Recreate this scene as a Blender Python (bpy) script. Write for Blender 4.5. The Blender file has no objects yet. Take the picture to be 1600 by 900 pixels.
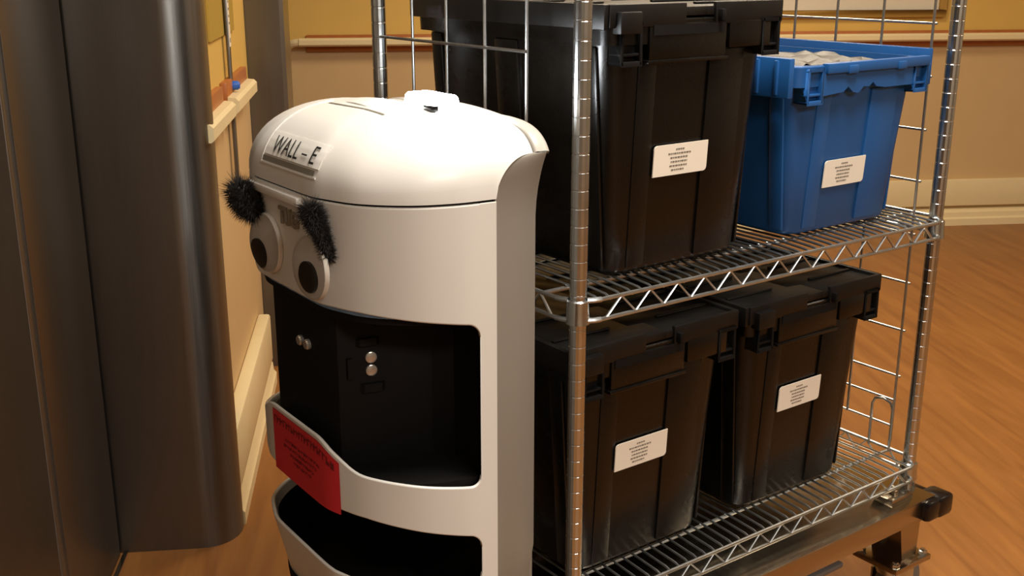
import bpy, bmesh, math, random
from mathutils import Vector, Matrix
from mathutils.bvhtree import BVHTree
random.seed(7)
R = math.radians
sc = bpy.context.scene
C = sc.collection
CAMZ = 1.30

# ------------------------------------------------------------------ camera
cam_d = bpy.data.cameras.new('camera')
cam_d.sensor_width = 36.0
cam_d.lens = 1740.0 / 1600.0 * 36.0
cam_d.clip_start = 0.02
cam = bpy.data.objects.new('camera', cam_d)
C.objects.link(cam)
cam.location = (0, 0, CAMZ)
cam.rotation_euler = (R(90 - 16.4), 0, 0)
sc.camera = cam

# ------------------------------------------------------------------ world, exposure, area lights
w = bpy.data.worlds.new('world'); sc.world = w; w.use_nodes = True
w.node_tree.nodes['Background'].inputs[0].default_value = (1.0, .85, .65, 1)
w.node_tree.nodes['Background'].inputs[1].default_value = 0.05
sc.view_settings.view_transform = 'Standard'
sc.view_settings.look = 'None'
sc.view_settings.gamma = 1.0
sc.view_settings.use_curve_mapping = False
sc.view_settings.exposure = 0.0

ROOM_A = R(7.0)
def room(X, Y, z=0.0):
    c, s = math.cos(ROOM_A), math.sin(ROOM_A)
    return Vector((X * c - Y * s, X * s + Y * c, z))

def area(name, X, Y, z, sx, sy, power, col):
    l = bpy.data.lights.new(name, 'AREA'); l.shape = 'RECTANGLE'
    l.size = sx; l.size_y = sy; l.energy = power; l.color = col
    o = bpy.data.objects.new(name, l); C.objects.link(o)
    o.location = room(X, Y, z); o.rotation_euler = (0, 0, ROOM_A)
    return o
WARM = (1.0, .84, .62)
NEUT = (1.0, .95, .87)
area('ceiling_lamp_front', 0.65, 1.15, 2.58, .6, .6, 60, NEUT)
area('ceiling_lamp_back', 1.2, -1.2, 2.58, 1.2, .6, 72, NEUT)
area('ceiling_lamp_far', 1.2, 3.7, 2.58, 1.2, .6, 48, WARM)
area('ceiling_lamp_right', 3.0, 2.2, 2.58, .6, 1.2, 34, WARM)

# ------------------------------------------------------------------ materials
def newmat(name):
    m = bpy.data.materials.new(name); m.use_nodes = True
    return m, m.node_tree.nodes, m.node_tree.links, m.node_tree.nodes['Principled BSDF']
def s2l(c):
    return tuple((x / 12.92 if x <= .04045 else ((x + .055) / 1.055) ** 2.4) for x in c)
def hexc(h):
    return s2l(tuple(int(h[i:i + 2], 16) / 255 for i in (0, 2, 4))) + (1,)
def mat(name, col, rough=.5, metal=0.0, noise=0.0, nscale=40.0, bump=0.0, bscale=300.0, coat=0.0, spec=None):
    m, n, l, b = newmat(name)
    c = hexc(col) if isinstance(col, str) else tuple(col) + (1,)
    b.inputs['Base Color'].default_value = c
    b.inputs['Roughness'].default_value = rough
    b.inputs['Metallic'].default_value = metal
    if coat: b.inputs['Coat Weight'].default_value = coat
    if spec is not None: b.inputs['Specular IOR Level'].default_value = spec
    tc = n.new('ShaderNodeTexCoord')
    if noise:
        t = n.new('ShaderNodeTexNoise'); t.inputs['Scale'].default_value = nscale; t.inputs['Detail'].default_value = 5
        l.new(tc.outputs['Object'], t.inputs['Vector'])
        mx = n.new('ShaderNodeMix'); mx.data_type = 'RGBA'
        mx.inputs['A'].default_value = tuple(x * (1 - noise) for x in c[:3]) + (1,)
        mx.inputs['B'].default_value = tuple(min(1, x * (1 + noise)) for x in c[:3]) + (1,)
        l.new(t.outputs['Fac'], mx.inputs['Factor']); l.new(mx.outputs['Result'], b.inputs['Base Color'])
        mr = n.new('ShaderNodeMapRange'); mr.inputs['To Min'].default_value = max(0, rough - .06); mr.inputs['To Max'].default_value = min(1, rough + .06)
        l.new(t.outputs['Fac'], mr.inputs['Value']); l.new(mr.outputs['Result'], b.inputs['Roughness'])
    if bump:
        t2 = n.new('ShaderNodeTexNoise'); t2.inputs['Scale'].default_value = bscale; t2.inputs['Detail'].default_value = 3
        l.new(tc.outputs['Object'], t2.inputs['Vector'])
        bp = n.new('ShaderNodeBump'); bp.inputs['Strength'].default_value = bump; bp.inputs['Distance'].default_value = .002
        l.new(t2.outputs['Fac'], bp.inputs['Height']); l.new(bp.outputs['Normal'], b.inputs['Normal'])
    return m

def floor_mat():
    m, n, l, b = newmat('wood_look_vinyl')
    tc = n.new('ShaderNodeTexCoord')
    mp = n.new('ShaderNodeMapping'); mp.inputs['Rotation'].default_value = (0, 0, R(-29)); mp.inputs['Scale'].default_value = (1, .09, 1)
    l.new(tc.outputs['Object'], mp.inputs['Vector'])
    t = n.new('ShaderNodeTexNoise'); t.inputs['Scale'].default_value = 22; t.inputs['Detail'].default_value = 6; t.inputs['Roughness'].default_value = .6; t.inputs['Distortion'].default_value = .4
    l.new(mp.outputs['Vector'], t.inputs['Vector'])
    r = n.new('ShaderNodeValToRGB')
    e = r.color_ramp.elements
    e[0].position = .30; e[0].color = hexc('7d4e25'); e[1].position = .68; e[1].color = hexc('996632')
    l.new(t.outputs['Fac'], r.inputs['Fac']); l.new(r.outputs['Color'], b.inputs['Base Color'])
    b.inputs['Roughness'].default_value = .38
    bp = n.new('ShaderNodeBump'); bp.inputs['Strength'].default_value = .06; bp.inputs['Distance'].default_value = .002
    l.new(t.outputs['Fac'], bp.inputs['Height']); l.new(bp.outputs['Normal'], b.inputs['Normal'])
    return m
def brushed(name, col, rough, aniso=.0, sc_=(90, 90, 1.2), k=.12):
    m, n, l, b = newmat(name)
    tc = n.new('ShaderNodeTexCoord'); mp = n.new('ShaderNodeMapping'); mp.inputs['Scale'].default_value = sc_
    l.new(tc.outputs['Object'], mp.inputs['Vector'])
    t = n.new('ShaderNodeTexNoise'); t.inputs['Scale'].default_value = 6; t.inputs['Detail'].default_value = 6
    l.new(mp.outputs['Vector'], t.inputs['Vector'])
    c = hexc(col)
    mx = n.new('ShaderNodeMix'); mx.data_type = 'RGBA'
    mx.inputs['A'].default_value = tuple(x * (1 - k) for x in c[:3]) + (1,); mx.inputs['B'].default_value = tuple(min(1, x * (1 + k)) for x in c[:3]) + (1,)
    l.new(t.outputs['Fac'], mx.inputs['Factor']); l.new(mx.outputs['Result'], b.inputs['Base Color'])
    b.inputs['Metallic'].default_value = 1
    if aniso:
        b.inputs['Anisotropic'].default_value = aniso; b.inputs['Anisotropic Rotation'].default_value = ANROT
        tg = n.new('ShaderNodeTangent'); tg.direction_type = 'RADIAL'; tg.axis = 'Z'; l.new(tg.outputs['Tangent'], b.inputs['Tangent'])
    mr = n.new('ShaderNodeMapRange'); mr.inputs['To Min'].default_value = rough - .08; mr.inputs['To Max'].default_value = rough + .08
    l.new(t.outputs['Fac'], mr.inputs['Value']); l.new(mr.outputs['Result'], b.inputs['Roughness'])
    return m
def emis(name, col, strength, base='ffffff'):
    m, n, l, b = newmat(name)
    b.inputs['Base Color'].default_value = hexc(base); b.inputs['Emission Color'].default_value = tuple(col) + (1,)
    b.inputs['Emission Strength'].default_value = strength
    return m

ANROT = 0.25
M = {}
M['floor'] = floor_mat()
M['yellow'] = mat('yellow_wall_paint', 'd2ac58', .6, noise=.05, nscale=8, bump=.05)
M['beige'] = mat('beige_wall_panel', 'c8a878', .55, noise=.05, nscale=8, bump=.05)
M['cream'] = mat('cream_vinyl', 'e2cfa2', .42, noise=.04, nscale=20)
M['wood'] = mat('rail_wood', 'a5602c', .4, noise=.2, nscale=30)
M['ceiling'] = mat('ceiling_tile', 'd8d0c0', .8, noise=.04)
M['steel'] = brushed('brushed_dark_stainless', '7b7976', .36, aniso=.75)
M['steel_door'] = brushed('brushed_door_stainless', '766c60', .38, aniso=.6)
M['dark'] = mat('dark_gap', '0a0806', .6, noise=.1)
M['chrome'] = mat('zinc_chrome', (.58, .60, .60), .22, 1.0, noise=.12, nscale=60)
M['wire'] = mat('wire_chrome', (.50, .52, .52), .33, 1.0, noise=.12, nscale=60)
M['stainless'] = brushed('platform_stainless', 'b0a594', .22, sc_=(2, 90, 90), k=.08)
M['white'] = mat('robot_white_plastic', 'dcd8d0', .33, noise=.02, nscale=12, bump=.02, bscale=500)
M['white2'] = mat('robot_grey_plastic', '807a71', .45, noise=.03, nscale=12)
M['white_shade'] = mat('robot_white_plastic_shade', 'b5aea3', .4, noise=.03, nscale=12)  # shell white greyed so the rear rim carries its shadow in the colour
M['black'] = mat('matte_black_plastic', '0b0908', .7, noise=.1, spec=.2, bump=.05, bscale=600)
M['bin'] = mat('black_bin_plastic', '0a0806', .28, spec=.4, noise=.15, nscale=25, bump=.08, bscale=700)
M['binlid'] = mat('black_lid_plastic', '0d0b09', .45, spec=.35, noise=.15, nscale=25, bump=.08, bscale=700)
M['blue'] = mat('blue_bin_plastic', '1a4f88', .42, noise=.06, nscale=25, bump=.08, bscale=700)
M['label'] = mat('label_paper', 'e6dccb', .6, noise=.02)
M['ink'] = mat('label_ink', '6e665a', .7, noise=.05)
M['inkdark'] = mat('dark_ink', '161310', .6, noise=.05)
M['plate'] = mat('name_label_paper', 'e9e6dd', .45, noise=.02)
M['redpaper'] = mat('red_paper', 'cf2c33', .55, noise=.06, nscale=20)
M['redink'] = mat('red_paper_ink', '6e1418', .6, noise=.05)
M['slot'] = mat('slot_grey', '777265', .5, noise=.05)
M['greyletter'] = mat('grey_letter', '8f887b', .4, .3, noise=.05)
M['eyewhite'] = mat('eye_white', 'cfc9bd', .35, noise=.03)
M['pupil'] = mat('pupil_black', '15110f', .3, noise=.05)
M['fur'] = mat('black_fuzz', '17110e', .8, noise=.3, nscale=80)
M['lens'] = mat('lens_grey', 'b5b0a6', .2, .6, noise=.05)
M['paperblue'] = mat('blue_tape', '2a5fb8', .5, noise=.05)
M['frameboard'] = mat('board_white', 'd9cfbb', .6, noise=.02)
M['frame'] = mat('frame_gold_brown', 'a5803c', .5, noise=.1)
M['liner'] = mat('clear_grey_liner', '45413d', .45, noise=.15, nscale=30, bump=.3, bscale=40)
M['greyrubber'] = mat('grey_rubber', '6e6a66', .6, noise=.1)
M['lampwhite'] = emis('status_lamp_glow', (.88, .94, 1.0), 110)
def dome_mat():
    m, n, l, b = newmat('clear_dome')
    b.inputs['Base Color'].default_value = (.95, .95, .93, 1); b.inputs['Transmission Weight'].default_value = 1
    b.inputs['Roughness'].default_value = .06; b.inputs['IOR'].default_value = 1.2
    return m
M['dome'] = dome_mat()

# ------------------------------------------------------------------ mesh helpers
class MB:
    def __init__(s): s.v = []; s.f = []
    def add(s, vs, fs):
        o = len(s.v); s.v += [tuple(x) for x in vs]; s.f += [tuple(i + o for i in f) for f in fs]
    def box(s, lo, hi, mtx=None):
        x0, y0, z0 = lo; x1, y1, z1 = hi
        vs = [Vector(p) for p in ((x0,y0,z0),(x1,y0,z0),(x1,y1,z0),(x0,y1,z0),(x0,y0,z1),(x1,y0,z1),(x1,y1,z1),(x0,y1,z1))]
        if mtx: vs = [mtx @ p for p in vs]
        s.add(vs, [(0,3,2,1),(4,5,6,7),(0,1,5,4),(1,2,6,5),(2,3,7,6),(3,0,4,7)])
    def tube(s, pts, r, n=8, cap=True):
        pts = [Vector(p) for p in pts]; rings = []
        up = None
        for i, p in enumerate(pts):
            d = (pts[min(i+1, len(pts)-1)] - pts[max(i-1, 0)]).normalized()
            if up is None:
                up = Vector((0,0,1)) if abs(d.z) < .9 else Vector((1,0,0))
            a = d.cross(up).normalized(); b = a.cross(d).normalized(); up = b
            rr = r[i] if isinstance(r, (list, tuple)) else r
            rings.append([p + (a * math.cos(2*math.pi*k/n) + b * math.sin(2*math.pi*k/n)) * rr for k in range(n)])
        vs = [q for g in rings for q in g]; fs = []
        for i in range(len(pts)-1):
            for k in range(n):
                fs.append((i*n+k, (i+1)*n+k, (i+1)*n+(k+1)%n, i*n+(k+1)%n))
        if cap:
            fs.append(tuple(range(n))); fs.append(tuple(reversed(range((len(pts)-1)*n, len(pts)*n))))
        s.add(vs, fs)
    def lathe(s, prof, c=(0,0,0), n=24, axis='Z'):
        c = Vector(c); vs = []; fs = []
        for r, h in prof:
            for k in range(n):
                a = 2*math.pi*k/n
                p = Vector((r*math.cos(a), r*math.sin(a), h))
                if axis == 'Y': p = Vector((p.x, p.z, p.y))
                if axis == 'X': p = Vector((p.z, p.x, p.y))
                vs.append(c + p)
        for i in range(len(prof)-1):
            for k in range(n):
                fs.append((i*n+k, i*n+(k+1)%n, (i+1)*n+(k+1)%n, (i+1)*n+k))
        fs.append(tuple(reversed(range(n)))); fs.append(tuple(range((len(prof)-1)*n, len(prof)*n)))
        s.add(vs, fs)
    def prism(s, poly, z0, z1):
        n = len(poly)
        vs = [(p[0], p[1], z0) for p in poly] + [(p[0], p[1], z1) for p in poly]
        fs = [(i, (i+1)%n, n+(i+1)%n, n+i) for i in range(n)]
        fs += [tuple(reversed(range(n))), tuple(range(n, 2*n))]
        s.add(vs, fs)
    def grid(s, rows, closed=False):
        nr, nc = len(rows), len(rows[0]); vs = [p for r in rows for p in r]; fs = []
        for i in range(nr-1):
            for k in range(nc if closed else nc-1):
                fs.append((i*nc+k, i*nc+(k+1)%nc, (i+1)*nc+(k+1)%nc, (i+1)*nc+k))
        s.add(vs, fs)
    def cut(s, nrm, lo, hi, n):
        # slice flat faces so that they can follow a curved surface
        me = bpy.data.meshes.new('cut'); me.from_pydata(s.v, [], s.f); bm = bmesh.new(); bm.from_mesh(me)
        for k in range(1, n):
            t = lo + (hi-lo)*k/n
            bmesh.ops.bisect_plane(bm, geom=bm.verts[:]+bm.edges[:]+bm.faces[:], plane_co=(nrm[0][0]*t, nrm[0][1]*t, 0), plane_no=(nrm[0][0], nrm[0][1], 0))
        out = MB(); bm.verts.index_update()
        out.v = [tuple(v.co) for v in bm.verts]; out.f = [tuple(v.index for v in f.verts) for f in bm.faces]
        bm.free(); bpy.data.meshes.remove(me); return out
    def mesh(s, name, material, smooth=True, bevel=0, angle=35):
        me = bpy.data.meshes.new(name); me.from_pydata(s.v, [], s.f)
        bm = bmesh.new(); bm.from_mesh(me)
        bmesh.ops.remove_doubles(bm, verts=bm.verts, dist=1e-6)
        bmesh.ops.recalc_face_normals(bm, faces=bm.faces)
        if bevel:
            es = [e for e in bm.edges if len(e.link_faces) == 2 and e.calc_face_angle(0) > .5]
            bmesh.ops.bevel(bm, geom=es, offset=bevel, segments=2, profile=.5, affect='EDGES', clamp_overlap=True)
        if smooth:
            for f in bm.faces: f.smooth = True
            for e in bm.edges:
                if len(e.link_faces) == 2 and e.calc_face_angle(0) > R(angle): e.smooth = False
        bm.to_mesh(me); bm.free()
        me.materials.append(material)
        return me
    def build(s, name, material, parent=None, **kw):
        o = bpy.data.objects.new(name, s.mesh(name, material, **kw)); C.objects.link(o)
        if parent: o.parent = parent
        return o
def inst(o, name=None, parent=None, mtx=None):
    c = o.copy(); C.objects.link(c)
    if parent is not None: c.parent = parent
    if mtx is not None: c.matrix_local = mtx
    return c
def empty(name, loc, rz=0):
    o = bpy.data.objects.new(name, None); C.objects.link(o)
    o.empty_display_size = .1
    o.location = loc; o.rotation_euler = (0, 0, rz); return o
def tag(o, label=None, cat=None, group=None, kind=None):
    if label: o['label'] = label
    if cat: o['category'] = cat
    if group: o['group'] = group
    if kind: o['kind'] = kind
    return o
def roomobj(o):
    o.rotation_euler = (0, 0, ROOM_A); return o
def rrect(hx, hy, r, n=5, cx=0, cy=0):
    out = []
    for sx, sy, a0 in ((1,1,0),(-1,1,90),(-1,-1,180),(1,-1,270)):
        for k in range(n+1):
            a = R(a0 + 90*k/n)
            out.append((cx + sx*(hx-r) + r*math.cos(a), cy + sy*(hy-r) + r*math.sin(a)))
    return out
def text_mb(body, size, spacing=1.0, bold=0.0):
    cu = bpy.data.curves.new('text', 'FONT'); cu.body = body; cu.size = size; cu.align_x = 'CENTER'; cu.align_y = 'CENTER'
    cu.space_character = spacing; cu.offset = bold; cu.resolution_u = 3
    o = bpy.data.objects.new('text', cu); C.objects.link(o)
    dg = bpy.context.evaluated_depsgraph_get()
    me = bpy.data.meshes.new_from_object(o.evaluated_get(dg))
    mb = MB(); mb.add([tuple(v.co) for v in me.vertices], [tuple(p.vertices) for p in me.polygons])
    bpy.data.objects.remove(o); bpy.data.curves.remove(cu); bpy.data.meshes.remove(me)
    return mb
def struct(o): return tag(o, kind='structure')

# ------------------------------------------------------------------ the room
XW = -.385          # left wall face (room X)
YF = 5.29           # far wall face (room Y)
ZC = 2.62
m = MB(); m.box((-3.2, -3.2, -.1), (5.2, YF+.12, 0)); struct(roomobj(m.build('floor', M['floor'])))
m = MB(); m.box((-3.2, -3.2, ZC), (5.2, YF+.12, ZC+.1)); struct(roomobj(m.build('ceiling', M['ceiling'])))
RAILZ = .935
def wall(name, lo, hi):
    w_ = MB(); w_.box((lo[0], lo[1], RAILZ), (hi[0], hi[1], ZC)); o = struct(roomobj(w_.build(name, M['yellow'])))
    b_ = MB(); b_.box((lo[0], lo[1], 0), (hi[0], hi[1], RAILZ)); b_.build('lower_panel', M['beige'], o)
    return o
wall('wall_far', (-3.2, YF, 0), (5.2, YF+.12, 0))
wall('wall_left', (XW-.12, 2.56, 0), (XW, 3.56, 0))
M['yellow_'], M['beige_'] = M['yellow'], M['beige']
M['yellow'] = mat('pale_wall_paint', 'bdb3a0', .6, noise=.04, nscale=8); M['beige'] = mat('pale_wall_panel', 'b5a893', .6, noise=.04, nscale=8)
wall('wall_right', (5.0, -3.2, 0), (5.12, YF, 0))
wall('wall_back', (-3.2, -3.2, 0), (5.0, -3.08, 0))

M['yellow'], M['beige'] = M['yellow_'], M['beige_']
# rails and bumper boards: profile swept along a wall
def rail_far():
    root = roomobj(empty('trim_1', (0,0,0))); struct(root)
    m = MB(); m.box((-.30, YF-.022, .898), (5.0, YF, .972)); m.build('rail_backing', M['wood'], root, bevel=.003)
    m = MB()
    y1 = YF-.075
    prof = [(YF-.022,.924),(y1+.010,.924),(y1,.932),(y1,.952),(y1+.010,.960),(YF-.022,.960)]
    rows = []
    for X in (-.36+.03, 5.0): rows.append([(X, a, b) for a, b in prof])
    m.grid(rows, closed=True); m.build('rail', M['cream'], root)
    m = MB()  # rounded return at the left end of the rail, turned down and back to the wall
    pts = []
    for k in range(7):
        a = R(15*k); pts.append((-.33-.055*math.sin(a), y1+.02+.04*(1-math.cos(a)), .942-.03*(1-math.cos(a))))
    m.tube(pts, [.018]*7, 10); m.build('rail_return', M['cream'], root)
rail_far()
def base_far():
    root = roomobj(empty('baseboard_far', (0,0,0))); struct(root)
    m = MB(); m.box((-.6, YF-.03, .095), (5.0, YF, .232)); m.build('bumper_board', M['cream'], root, bevel=.006)
    m = MB()
    prof = [(YF,.0),(YF-.062,.0),(YF-.062,.034),(YF-.052,.042),(YF-.05,.066),(YF-.038,.076),(YF,.08)]
    m.grid([[(X,a,b) for a,b in prof] for X in (-.6,5.0)], closed=True); m.build('base_moulding', M['cream'], root)
base_far()
def rails_left():
    root = roomobj(empty('trim_2', (0,0,0))); struct(root)
    for Y0, Y1 in ((2.415, 2.83), (2.895, 3.37)):
        m = MB(); m.box((XW, Y0, .926), (XW+.018, Y1-.01, 1.004)); m.build('rail_backing', M['wood'], root, bevel=.003)
        m = MB()
        x1 = XW+.045
        prof = [(XW+.018,.927),(x1-.006,.927),(x1,.932),(x1,.958),(x1-.008,.966),(XW+.018,.968)]
        vs = [[(a, Y, b) for a, b in prof] for Y in (Y0, Y1)]
        m.grid(vs, closed=True); n = len(prof)
        m.add(vs[0], [tuple(range(n))]); m.add(vs[1], [tuple(reversed(range(n)))])
        m.build('rail', M['cream'], root, angle=20)
rails_left()
def base_left():
    root = roomobj(empty('baseboard_left', (0,0,0))); struct(root)
    m = MB(); m.box((XW, 2.465, .085), (XW+.038, 3.395, .238)); m.build('bumper_board', M['cream'], root, bevel=.008)
    m = MB()
    prof = [(XW,.0),(XW+.044,.0),(XW+.044,.032),(XW+.036,.042),(XW+.034,.066),(XW+.026,.078),(XW,.08)]
    m.grid([[(a,Y,b) for a,b in prof] for Y in (2.465,3.42)], closed=True); m.add([(a,3.42,b) for a,b in prof],[tuple(range(7))]); m.add([(a,2.465,b) for a,b in prof],[tuple(range(7))]); m.build('base_moulding', M['cream'], root)
base_left()

# steel jamb with the rounded corner (near) and the second one (far)
def jamb(name, pts, loc_h=ZC):
    m = MB(); m.grid([[(a,b,z) for a,b in pts] for z in (0,.9,1.8,loc_h)], closed=True)
    n = len(pts)
    m.add([(a,b,0) for a,b in pts], [tuple(range(n))]); m.add([(a,b,loc_h) for a,b in pts], [tuple(range(n))])
    return struct(roomobj(m.build(name, M['steel'], angle=40)))
rc = .085; xf = -.345
pts = [(-.612, 2.363)]
for k in range(11):
    a = R(-90 + 9*k); pts.append((xf-rc + rc*math.cos(a), 2.363+rc + rc*math.sin(a)))
pts += [(xf, 2.458), (XW-.001, 2.458), (XW-.001, 2.555), (-.612, 2.555)]
jamb('trim_3', pts)
xf2 = -.268
pts = [(XW-.05, 3.565), (xf2-.012, 3.565), (xf2, 3.577)]
for k in range(9):
    a = R(0 + 11.25*k); pts.append((xf2-.08 + .08*math.cos(a), 3.80 + .08*math.sin(a)))
pts += [(-.7, 3.88), (-.7, 3.8), (XW-.05, 3.8)]
jamb('trim_4', pts)
# second lift opening and wall beyond the far jamb
m = MB(); m.box((-.72, 3.88, 0), (-.66, YF, ZC)); struct(roomobj(m.build('door_2', M['steel_door'])))
# lift door beside the camera: two sliding leaves
root = struct(roomobj(empty('door_1', (0,0,0))))
m = MB(); m.box((-.65, 1.975, 0), (-.609, 2.352, ZC)); m.build('door_leaf', M['steel_door'], root, bevel=.002)
m = MB(); m.box((-.65, 1.925, 0), (-.606, 1.968, ZC)); m.build('door_edge', M['steel'], root, bevel=.006)
m = MB(); m.box((-.65, -3.05, 0), (-.600, 1.900, ZC)); m.build('door_leaf', M['steel_door'], root, bevel=.002)
m = MB(); m.box((-.70, -3.05, 0), (-.652, 2.40, ZC)); m.build('door_gap', M['dark'], root)
m = MB(); m.box((-.604, -1.5, 0), (-.594, 2.36, .004)); struct(roomobj(m.build('trim_5', M['stainless'])))

# things on the left wall
root = roomobj(empty('cable_strip', room(XW, 3.02, 0)))
tag(root, 'narrow metal cable strip running down the yellow wall through the handrail gap', 'cable strip')
m = MB(); m.box((.009, -.0135, .72), (.018, .0135, 1.45)); m.build('channel', M['steel'], root, bevel=.002)
m = MB()
m.box((.0181, -.0145, 1.085), (.0195, .0135, 1.30)); st = m.build('sticker', M['label'], root)
m = MB()
for k in range(9):
    m.box((.0196, -.009+.001*(k%3), 1.285-.018*k), (.0198, .008-.002*(k%2), 1.291-.018*k))
m.box((.0196, -.007, 1.095), (.0198, .007, 1.107)); tag(m.build('print', M['ink'], st), kind='stuff')
m = MB(); m.lathe([(.012,0),(.012,.012),(.008,.018)], (.018, 0, .985), 14, 'X'); m.build('blue_button', M['paperblue'], root)
o = roomobj(empty('shade_plate', room(XW+.001, 2.94, 1.16)))
tag(o, 'flat khaki plate on the yellow wall behind the cable strip, standing in for shade', 'shade plate')
m = MB(); m.box((0, -.19, -.045), (.006, .29, .29)); m.build('back_plate', mat('shade_khaki', 'a88a34', .6, noise=.05), o)  # shadowed patch of the yellow wall, put in as a darker khaki plate

# framed board on the far wall
root = roomobj(empty('framed_board', room(2.15, YF, 1.035)))
tag(root, 'white notice board with gold brown frame on the far yellow wall', 'notice board')
W2, H2 = .62, .8
m = MB(); m.box((-W2+.03, -.012, .03), (W2-.03, 0, H2-.03)); m.build('board', M['frameboard'], root)
m = MB()
m.box((-W2, -.028, 0), (W2, 0, .035)); m.box((-W2, -.028, H2-.035), (W2, 0, H2))
m.box((-W2, -.028, .035), (-W2+.035, 0, H2-.035)); m.box((W2-.035, -.028, .035), (W2, 0, H2-.035))
m.build('frame', M['frame'], root, bevel=.004)

# ------------------------------------------------------------------ the wire shelving cart
RA = R(36.31)
cart = empty('wire_shelving_cart', (.0944, 1.520, 0), RA)
tag(cart, 'chrome wire shelving cart on a stainless platform holding four plastic totes', 'shelving cart')
LX, LY = .865, .545
PT = .284                                   # platform top
TOP = 1.74
# posts with the ring grooves
prof = [(.0127, 0)]
z = .025
while z < TOP - PT:
    prof += [(.0127, z-.0013), (.0122, z-.0006), (.0122, z+.0006), (.0127, z+.0013)]; z += .0254
prof.append((.0127, TOP-PT))
m = MB(); m.lathe(prof, (0,0,0), 18); pm = m.mesh('post', M['chrome'], angle=8)
m = MB(); m.lathe([(.017,0),(.017,.003),(.0155,.009),(.0155,.017),(.014,.019)], (0,0,0), 18); fm = m.mesh('post_foot', M['chrome'])
for x, y in ((0,0),(LX,0),(LX,LY),(0,LY)):
    o = bpy.data.objects.new('post', pm); C.objects.link(o); o.parent = cart; o.location = (x,y,PT)
    f = bpy.data.objects.new('post_foot', fm); C.objects.link(f); f.parent = o
def zigzag(p0, p1, zlo, zhi, pitch):
    d = p1 - p0; n = max(2, round(d.length / pitch)); out = []
    for i in range(2*n+1):
        q = p0 + d * (i / (2*n)); out.append(Vector((q.x, q.y, zlo if i % 2 == 0 else zhi)))
    return out
m = MB(); m.lathe([(.0135,0),(.0185,.001),(.0175,.012),(.0165,.034),(.0145,.036)], (0,0,0), 18); collar_me = m.mesh('collar', M['chrome'])
E_ = .020
# one cross wire: lies over the rods and dips to the edge wires at both ends
m = MB(); m.tube([(0, -E_, -.004), (0, -E_+.012, .0), (0, .05, .0035), (0, LY-.05, .0035), (0, LY+E_-.012, 0), (0, LY+E_, -.004)], .0021, 6); cross_me = m.mesh('cross_wire', M['wire'])
for zt in (.836, .342):
    sh = empty('shelf', (0,0,zt)); sh.parent = cart
    zl = -.030
    fr = [((.024,-E_),(LX-.024,-E_)), ((LX+E_,.024),(LX+E_,LY-.024)), ((LX-.024,LY+E_),(.024,LY+E_)), ((-E_,LY-.024),(-E_,.024))]
    for p, q in fr:
        p0 = Vector((*p,0)); p1 = Vector((*q,0)); dv = (p1-p0).normalized()
        m = MB()
        m.tube([p0, p1], .0033, 8); m.tube([p0+Vector((0,0,zl)), p1+Vector((0,0,zl))], .0033, 8)
        m.build('edge_wire', M['wire'], sh)
        m = MB(); m.tube(zigzag(p0+dv*.012, p1-dv*.012, zl+.001, -.001, .055), .0024, 6); m.build('truss_wire', M['wire'], sh)
    for y in (.06, LY/2, LY-.06):
        m = MB(); m.tube([(-E_, y, -.002), (LX+E_, y, -.002)], .0034, 8); m.build('support_rod', M['wire'], sh)
    n = 40
    for i in range(n):
        o = bpy.data.objects.new('cross_wire', cross_me); C.objects.link(o); o.parent = sh; o.location = (.024 + (LX-.048)*i/(n-1), 0, .0015)
    for x, y in ((0,0),(LX,0),(LX,LY),(0,LY)):
        o = bpy.data.objects.new('collar', collar_me); C.objects.link(o); o.parent = sh; o.location = (x,y,-.036)
    # short lugs that tie the edge wires to the collars
    for x, y, sx, sy in ((0,0,-1,-1),(LX,0,1,-1),(LX,LY,1,1),(0,LY,-1,1)):
        for zz in (0, zl):
            for q in (((x-sx*.026, y+sy*E_), (x-sx*.016, y+sy*(E_-.002)), (x-sx*.006, y+sy*.013)), ((x+sx*E_, y-sy*.026), (x+sx*(E_-.002), y-sy*.016), (x+sx*.013, y-sy*.006))):
                m = MB(); m.tube([(*p, zz) for p in q], .0042, 8); m.build('corner_lug', M['wire'], sh)
# end panels: upright wires and cross wires
def end_panel(x, ys, zs, zbot, ztop, yend, name, hook):
    root = empty(name, (x,0,0)); root.parent = cart
    for y, zb in ys:
        m = MB(); m.tube([(0,y,zb),(0,y,ztop)], .0026, 8); m.build('upright_wire', M['wire'], root)
    for zz, ya, yb in zs:
        m = MB(); xo = .004 if x > 0 else -.004; m.tube([(xo,ya,zz),(xo,yb,zz)], .0024, 8); m.build('cross_wire', M['wire'], root)
    if hook:
        m = MB(); a, b = hook
        m.tube([(.002,a,.345),(.002,a,.435),(.002,a+.006,.448),(.002,(a+b)/2,.453),(.002,b-.006,.448),(.002,b,.435),(.002,b,.345)], .0028, 8)
        m.build('hook_loop', M['wire'], root)
zz = [1.19+.1, 1.19+.2, 1.19+.3, 1.19, 1.095, .997, .90, .797, .70, .603, .508, .455, .40]
end_panel(LX, [(.047,.37),(.155,.40),(.261,.86),(.364,.86),(.47,.86)], [(a, .042, .49) for a in zz[:-2]] + [(.455,.047,.17),(.40,.047,.17)], .37, TOP-.03, .5, 'end_panel', (.05,.098))
end_panel(0, [(.435,.85),(.333,.85),(.228,.85),(.124,.85)], [(a, .12, .545) for a in (1.175, 1.02, .92, 1.33, 1.43, 1.53)], .85, TOP-.03, .5, 'end_panel', None)

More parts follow.
